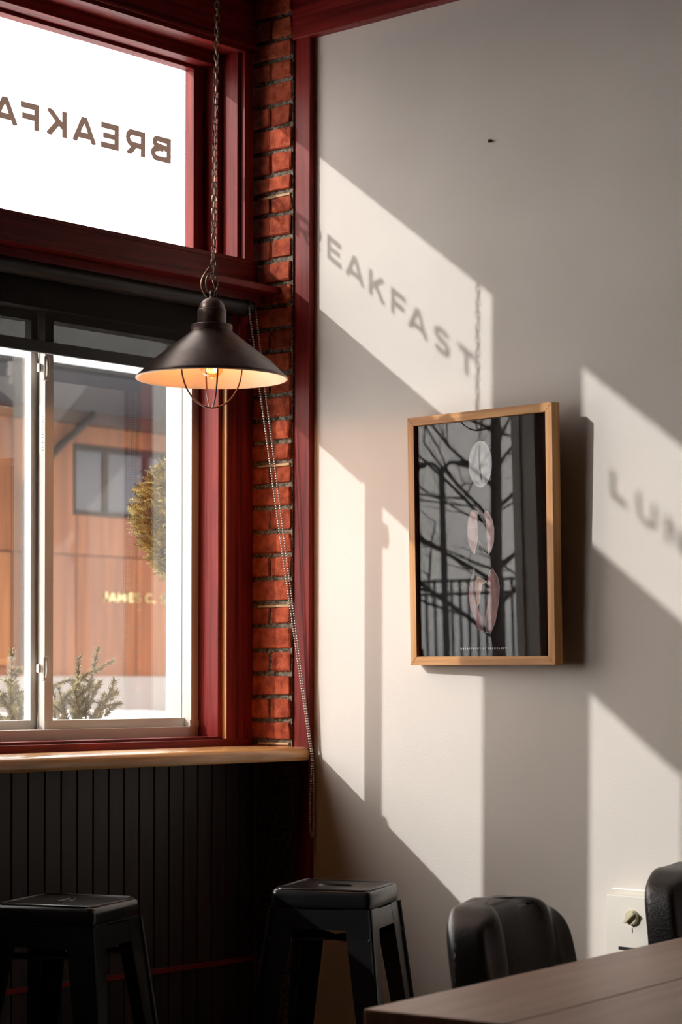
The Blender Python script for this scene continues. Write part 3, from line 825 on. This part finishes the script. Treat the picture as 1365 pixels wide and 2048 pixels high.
chair((-0.248, -1.655, 0), math.radians(2), 0.848, 'black padded leather chair at the right edge, in front of the heater')

ta_ = math.atan2(0.14, 1.146)
tb = empty('cafe_table', (-1.847, -2.022, 0)); tb.rotation_euler = (0, 0, ta_)
tag(tb, 'brown wooden table with square corner in the near foreground', 'table')
# tabletop of three boards
for k in range(3):
    y1 = -0.262 * k; y0 = -0.262 * (k + 1) + 0.0012
    build('tabletop_board', MB().box(0, 1.25, y0, y1, 0.715, 0.75), TABLE, tb, local=True, bevel=0.004, seg=2)
for lx in (0.12, 1.13):
    for ly in (-0.12, -0.66):
        build('leg', MB().box(lx - .03, lx + .03, ly - .03, ly + .03, 0, 0.64), BLACKMET, tb, local=True, bevel=0.004)
build('apron', MB().box(0.09, 1.16, -0.69, -0.66, 0.635, 0.7145).box(0.09, 1.16, -0.12, -0.09, 0.635, 0.7145).box(0.09, 0.12, -0.66, -0.12, 0.635, 0.7145).box(1.13, 1.16, -0.66, -0.12, 0.635, 0.7145), TABLE, tb, local=True)

# ------------------------------------------------------------------ outdoors
ASPH = noise_mat('wet_asphalt', (0.05, 0.048, 0.047), (0.09, 0.086, 0.083), (2, 2, 2), 0.8)
GR = struct('ground', MB().box(-900, 900, 0.2, 900, -0.4, -0.15), ASPH, 'dark asphalt outside the windows')
build('snow_patch', MB().box(-5.0, 9.0, 1.3, 6.0, -0.149, -0.05), SNOW, GR, bevel=0.03)  # unseen snow, added to bounce daylight up onto the white wall near the windows
build('snow_patch', MB().box(-24, -6.4, 5.2, 24, -0.149, -0.06), SNOW, GR, bevel=0.03)
# orange building across the way, its front parallel to the window wall
FY = 20.0
bd = empty('orange_building', (17.5, FY, -0.15))
tag(bd, 'orange clad building across the way with a dark roof and small letters', 'building')
build('core_wall', MB().box(6, 34, FY + 0.06, FY + 8, -0.15, 5.169), BAND, bd)
colx = [6.0 + 1.22 * k for k in range(23)]
rows = [(1.237, 3.032), (3.05, 4.975)]
wx0, wx1, wz0, wz1 = 16.925, 20.6, 3.655, 4.685
pms = {}
for r_, (z0, z1) in enumerate(rows):
    for k in range(22):
        xa, xb_ = colx[k] + 0.008, colx[k + 1] - 0.008
        if r_ == 1 and xb_ > wx0 and xa < wx1:
            # boards above and below the window, trimmed to it
            segs = []
            if xa < wx0: segs.append((xa, wx0 - .02, z0, z1))
            if xb_ > wx1: segs.append((wx1 + .02, xb_, z0, z1))
            a_, b2 = max(xa, wx0 - .02), min(xb_, wx1 + .02)
            segs += [(a_, b2, z0, wz0 - .02), (a_, b2, wz1 + .02, z1)]
            for s_ in segs: build('cladding_panel', MB().box(s_[0], s_[1], FY, FY + .06, s_[2], s_[3]), ORANGE, bd)
            continue
        key = (r_,)
        mb = MB().box(-0.602, 0.602, -.03, .03, -(z1 - z0) / 2, (z1 - z0) / 2)
        if key not in pms:
            o = build('cladding_panel', mb, ORANGE, bd, local=True); pms[key] = o
        else:
            o = bpy.data.objects.new('cladding_panel', pms[key].data); COL.objects.link(o); o.parent = bd
        o.location = ((xa + xb_) / 2 - 17.5, .03, (z0 + z1) / 2 + .15)
wnd = build('window', MB().box(wx0, wx1, FY + .0, FY + .05, wz1 - .08, wz1).box(wx0, wx1, FY + .0, FY + .05, wz0, wz0 + .06)
            .box(wx0, wx0 + .05, FY, FY + .05, wz0 + .06, wz1 - .08).box(wx1 - .05, wx1, FY, FY + .05, wz0 + .06, wz1 - .08), DARKMET, bd)
xm = [wx0, 17.563, 18.40, 19.25, 20.05, wx1]
for k in range(5):
    build('pane', MB().box(xm[k] + .05, xm[k + 1] - .05, FY + .03, FY + .045, wz0 + .06, wz1 - .08), FARGLASS, wnd)
    if k: build('window_bar', MB().box(xm[k] - .05, xm[k] + .05, FY, FY + .05, wz0 + .06, wz1 - .08), DARKMET, wnd)
build('beam', MB().box(6, 34, FY - .1, FY + .06, 4.985, 5.169), BAND, bd)
build('soffit', MB().box(5, 35, 16.8, FY + 8, 5.17, 5.18), SOFFIT, bd)
build('roof', MB().box(4.9, 35, 16.7, FY + 8.2, 5.181, 5.25), DARKMET, bd)
build('roof_snow', MB().box(5.0, 35, 16.75, FY + 8.1, 5.2505, 5.31), SNOW, bd)
build('downspout', MB().tube([(17.16, FY - .16, 5.17), (17.16, FY - .16, 5.10), (16.55, FY - .12, 4.62), (15.9, FY - .12, 4.0), (15.9, FY - .12, 1.3)], 0.055, 10), DARKMET, bd, smooth=True)
build('plinth', MB().box(6, 34, FY - .1, FY + .06, -0.15, 1.237), CONC, bd)
build('corner_board', MB().box(14.6, 15.66, FY - .06, FY - .001, 1.40, 3.02), noise_mat('amber_door_boards', (0.15, 0.046, 0.006), (0.20, 0.07, 0.012), (9, 9, .6), .6), bd)
u0 = 17.49; mb = MB()
for c_ in 'JAMES C. S':
    if c_ == ' ': u0 += 0.085; continue
    mb = MB(); glyph(mb, c_, lambda u, v, d, u0=u0: (u0 + u * 0.137, d, 2.365 + v * 0.143), FY - .03, FY - .001)
    build('sign_letter', mb, SIGN, bd); u0 += GL[c_][0] * 0.132 + 0.034
# snowbank before the plinth
mb = MB(); nx, ny = 60, 8
vs_ = []; fs_ = []
for i in range(nx + 1):
    for j in range(ny + 1):
        x = 6 + 28 * i / nx; y = 15.5 + 4.3 * j / ny
        z = -0.16 + 0.86 * math.sin(min(1, j / ny * 1.25) * math.pi / 2) + 0.05 * math.sin(x * 2.3 + y) * (j > 0)
        vs_.append((x, y, z))
for i in range(nx):
    for j in range(ny):
        a = i * (ny + 1) + j; fs_.append((a, a + ny + 1, a + ny + 2, a + 1))
mb.add(vs_, fs_)
tag(build('snowbank', mb, SNOW, smooth=True), 'bright snowbank at the foot of the orange building', 'snow')

# planter boxes with spruce and a cedar shrub just outside the glass
pb = empty('planter_box', (-0.45, 0.42, -0.15)); tag(pb, 'wooden planter box outside below the window', 'planter')
build('board', MB().box(-0.85, 0.35, 0.27, 0.29, -0.15, 1.02).box(-0.85, 0.35, 0.56, 0.58, -0.15, 1.02).box(-0.85, -0.83, 0.29, 0.56, -0.15, 1.02).box(0.33, 0.35, 0.29, 0.56, -0.15, 1.02), PLANTER, pb)
build('soil_snow', MB().box(-0.83, 0.33, 0.29, 0.56, 0.85, 1.0), SNOW, pb)
def sprig(mbs, mbn, pts, nlen, dens, rnd, spread=1.0):
    mbs.tube(pts, [0.0035 - 0.0025 * i / (len(pts) - 1) for i in range(len(pts))], 6)
    for i in range(len(pts) - 1):
        a, b_ = Vector(pts[i]), Vector(pts[i + 1]); d = (b_ - a); Ls = d.length; d.normalize()
        o1 = d.orthogonal().normalized(); o2 = d.cross(o1)
        for k in range(int(Ls * dens)):
            p = a + (b_ - a) * rnd.random(); t = rnd.random() * 6.283
            r_ = o1 * math.cos(t) + o2 * math.sin(t)
            nd = (d * rnd.uniform(.45, .9) + r_ * spread).normalized(); ln = nlen * rnd.uniform(.7, 1.15)
            w_ = nd.cross(d).normalized() * 0.0012
            e = p + nd * ln; mid = p + nd * ln * .5
            up = nd.cross(w_).normalized() * .0006
            mbn.add([p - w_, p + w_, mid + w_ * 1.2 + up, e, mid - w_ * 1.2 + up], [(0, 1, 2, 4), (4, 2, 3)])
def spruce(base, tips, label):
    rnd = random.Random(len(label))
    root = empty('spruce_shrub', base); tag(root, label, 'shrub', 'spruce cuttings in the planter')
    for (tx, tz, ty) in tips:
        b0 = Vector((base[0] + (tx - base[0]) * .35, 0.42 + ty * .4, 0.99)); t0 = Vector((tx, 0.42 + ty, tz))
        pts_ = []
        for i in range(7):
            t = i / 6; p = b0.lerp(t0, t); p.x += (tx - base[0]) * .18 * math.sin(math.pi * t) * -1; p.z += .008 * math.sin(5 * t); pts_.append(p)
        ms, mn = MB(), MB(); sprig(ms, mn, pts_, 0.020, 1900, rnd)
        for s_ in range(8):
            t = .15 + .09 * s_; q0 = b0.lerp(t0, t); sg = 1 if s_ % 2 else -1
            q1 = q0 + Vector((sg * rnd.uniform(.02, .055), rnd.uniform(-.04, .04), rnd.uniform(.015, .055)))
            sprig(ms, mn, [q0, q0.lerp(q1, .5) + Vector((0, 0, .004)), q1], 0.018, 1900, rnd)
        br = build('branch', ms, TWIG, root, smooth=True)
        nd = build('needles', mn, NEEDLE, br); nd['kind'] = 'stuff'
spruce((-0.30, 0.42, 1.0), [(-0.214, 1.364, 0.0), (-0.305, 1.335, -.02), (-0.385, 1.31, .03), (-0.335, 1.28, -.05), (-0.165, 1.268, -.02), (-0.26, 1.26, .04), (-0.40, 1.25, -.04), (-0.235, 1.23, -.05)],
       'spiky spruce cuttings outside the right-hand pane of the lower window')
spruce((-0.54, 0.42, 1.0), [(-0.535, 1.355, 0.0), (-0.565, 1.262, -.03), (-0.505, 1.285, .03), (-0.60, 1.24, .02), (-0.47, 1.22, -.03), (-0.55, 1.21, -.05)],
       'smaller spruce cuttings outside the left-hand pane of the lower window')
# cedar shrub
cs = empty('cedar_shrub', (0.12, 0.47, 1.0)); tag(cs, 'golden green cedar shrub outside, half hidden by the white window frame', 'shrub')
rnd = random.Random(3)
build('trunk', MB().tube([(0.14, 0.47, 0.98), (0.135, 0.47, 1.35), (0.13, 0.47, 1.8)], [.012, .011, .006], 8), TWIG, cs, smooth=True)
mb = MB()
for k in range(3400):
    # points in a lopsided pear shaped crown
    v = rnd.random()
    z = 1.575 + 0.34 * v
    rad = 0.165 * math.sin(math.pi * min(1, (v * .92 + .06))) ** .7 * (0.55 + 0.45 * v)
    a = rnd.random() * 6.283; rr = rad * (rnd.random() ** .45)
    p = Vector((0.152 + rr * math.cos(a), 0.47 + rr * math.sin(a) * .9, z))
    d = Vector((math.cos(a), math.sin(a), rnd.uniform(-.3, .9))).normalized()
    ln = rnd.uniform(.026, .05)
    nrm = d.orthogonal().normalized(); nrm.rotate(Matrix.Rotation(rnd.random() * 6.28, 3, d))
    for s_ in range(5):
        q = p + d * ln * (s_ / 5)
        for sg in (-1, 1):
            e = q + (d * .8 + nrm * sg).normalized() * ln * (.42 - .06 * s_)
            w_ = d.cross(nrm).normalized() * .0012 + d * .0024
            mb.add([q - w_, q + w_, e], [(0, 1, 2)])
    mb.add([p - nrm * .0012, p + nrm * .0012, p + d * ln], [(0, 1, 2)])
fo = build('foliage', mb, CEDARM, cs); fo['kind'] = 'stuff'

# street side to the left, seen only as a reflection in the picture glass
tr = empty('bare_tree', (-5.715, 4.74, -0.15)); tag(tr, 'bare winter tree outside, reflected in the picture glass', 'tree')
rnd = random.Random(11)
mb = MB()
def limb(p, d, r, ln, depth):
    pts_ = [p]; q = Vector(p); dd = Vector(d)
    for i in range(4):
        dd = (dd + Vector((rnd.uniform(-.16, .16), rnd.uniform(-.16, .16), rnd.uniform(-.05, .12)))).normalized()
        q = q + dd * ln / 4; pts_.append(Vector(q))
    mb.tube(pts_, [r * (1 - .13 * i) for i in range(5)], 6 if depth < 2 else 4)
    if depth >= 3: return
    nb_ = 5 if depth == 0 else 4
    for k in range(nb_):
        i = 1 + (k * 3) // nb_ + (1 if k % 2 else 0); i = min(i, 4)
        a = rnd.random() * 6.283
        o1 = dd.orthogonal().normalized(); o1.rotate(Matrix.Rotation(a, 3, dd))
        nd_ = (dd * rnd.uniform(.5, .9) + o1 * rnd.uniform(.6, 1.0)).normalized()
        if nd_.z < -.05: nd_.z = abs(nd_.z) * .5
        limb(pts_[i], nd_, r * (.5 if depth else .42), ln * rnd.uniform(.45, .68), depth + 1)
t0 = Vector((-5.715, 4.74, -0.15))
trunk = [t0, t0 + Vector((.03, 0, 1.0)), t0 + Vector((.02, 0, 1.9)), t0 + Vector((-.01, 0, 2.7)), t0 + Vector((.0, 0, 3.3))]
mb.tube(trunk, [.052, .044, .038, .033, .024], 10)
build('trunk', mb, BARK, tr, smooth=True)
mb = MB()
for k in range(17):
    z = 1.35 + 1.9 * k / 16
    a = k * 2.4
    dv = Vector((math.cos(a), math.sin(a), .55 + .2 * rnd.random())).normalized()
    limb(t0 + Vector((0, 0, z)), dv, .0165 - .0005 * k, 1.25 - .05 * k, 1)
build('branches', mb, BARK, tr, smooth=True)
sl = empty('street_lamp', (-6.93, 6.51, -0.15)); tag(sl, 'street lamp with two arms outside, reflected in the picture glass', 'street lamp')
build('pole', MB().tube([(-6.93, 6.51, -.15), (-6.93, 6.51, 2.42)], [.03, .022], 10), FENCEM, sl, smooth=True)
for s_ in (-1, 1):
    d = Vector((.27, .50, 0)) * s_
    b0 = Vector((-6.93, 6.51, 2.40))
    build('lamp_arm', MB().tube([b0, b0 + d * .12 + Vector((0, 0, .06)), b0 + d * .30 + Vector((0, 0, .05))], .014, 8), FENCEM, sl, smooth=True)
    build('lamp_head', MB().tube([b0 + d * .22 + Vector((0, 0, .05)), b0 + d * .36 + Vector((0, 0, .04))], [.022, .03], 10), FENCEM, sl, smooth=True)
# picket fence
F0 = Vector((-7.93, 6.69, -0.15)); F1 = Vector((-7.54, 7.40, -0.15))
fd = (F1 - F0).normalized(); fm = (F0 + F1) / 2
F0 = fm - fd * 2.3; F1 = fm + fd * 2.3
fn_ = empty('picket_fence', F0); tag(fn_, 'dark metal picket fence outside, reflected in the picture glass', 'fence')
pk = None; n = 68
for k in range(n):
    p = F0.lerp(F1, k / (n - 1))
    if pk is None:
        pk = build('picket', MB().box(-.0075, .0075, -.0075, .0075, 0, 1.78), FENCEM, fn_, local=True); o = pk
    else:
        o = bpy.data.objects.new('picket', pk.data); COL.objects.link(o); o.parent = fn_
    o.location = p - F0
for z in (1.665, 1.765, 0.15):
    build('rail', MB().tube([F0 + Vector((0, 0, z)), F1 + Vector((0, 0, z))], .013, 6), FENCEM, fn_)
# snowy rise and grey woods behind the fence
mb = MB(); vs_ = []; fs_ = []
nx = 40
for i in range(nx + 1):
    s_ = -16 + 32 * i / nx
    p = Vector((-14.5, 13.3, 0)) + Vector((.70, .71, 0)) * s_
    o_ = Vector((-.71, .70, 0))
    for j, (dd_, z) in enumerate(((0, -.16), (1.2, .9), (3, 1.45), (6, 1.70))):
        q = p + o_ * dd_; vs_.append((q.x, q.y, z + (.08 * math.sin(s_ * 1.3 + j) if j else 0)))
for i in range(nx):
    for j in range(3):
        a = i * 4 + j; fs_.append((a, a + 4, a + 5, a + 1))
mb.add(vs_, fs_)
build('snow_rise', mb, SNOW, GR, smooth=True)
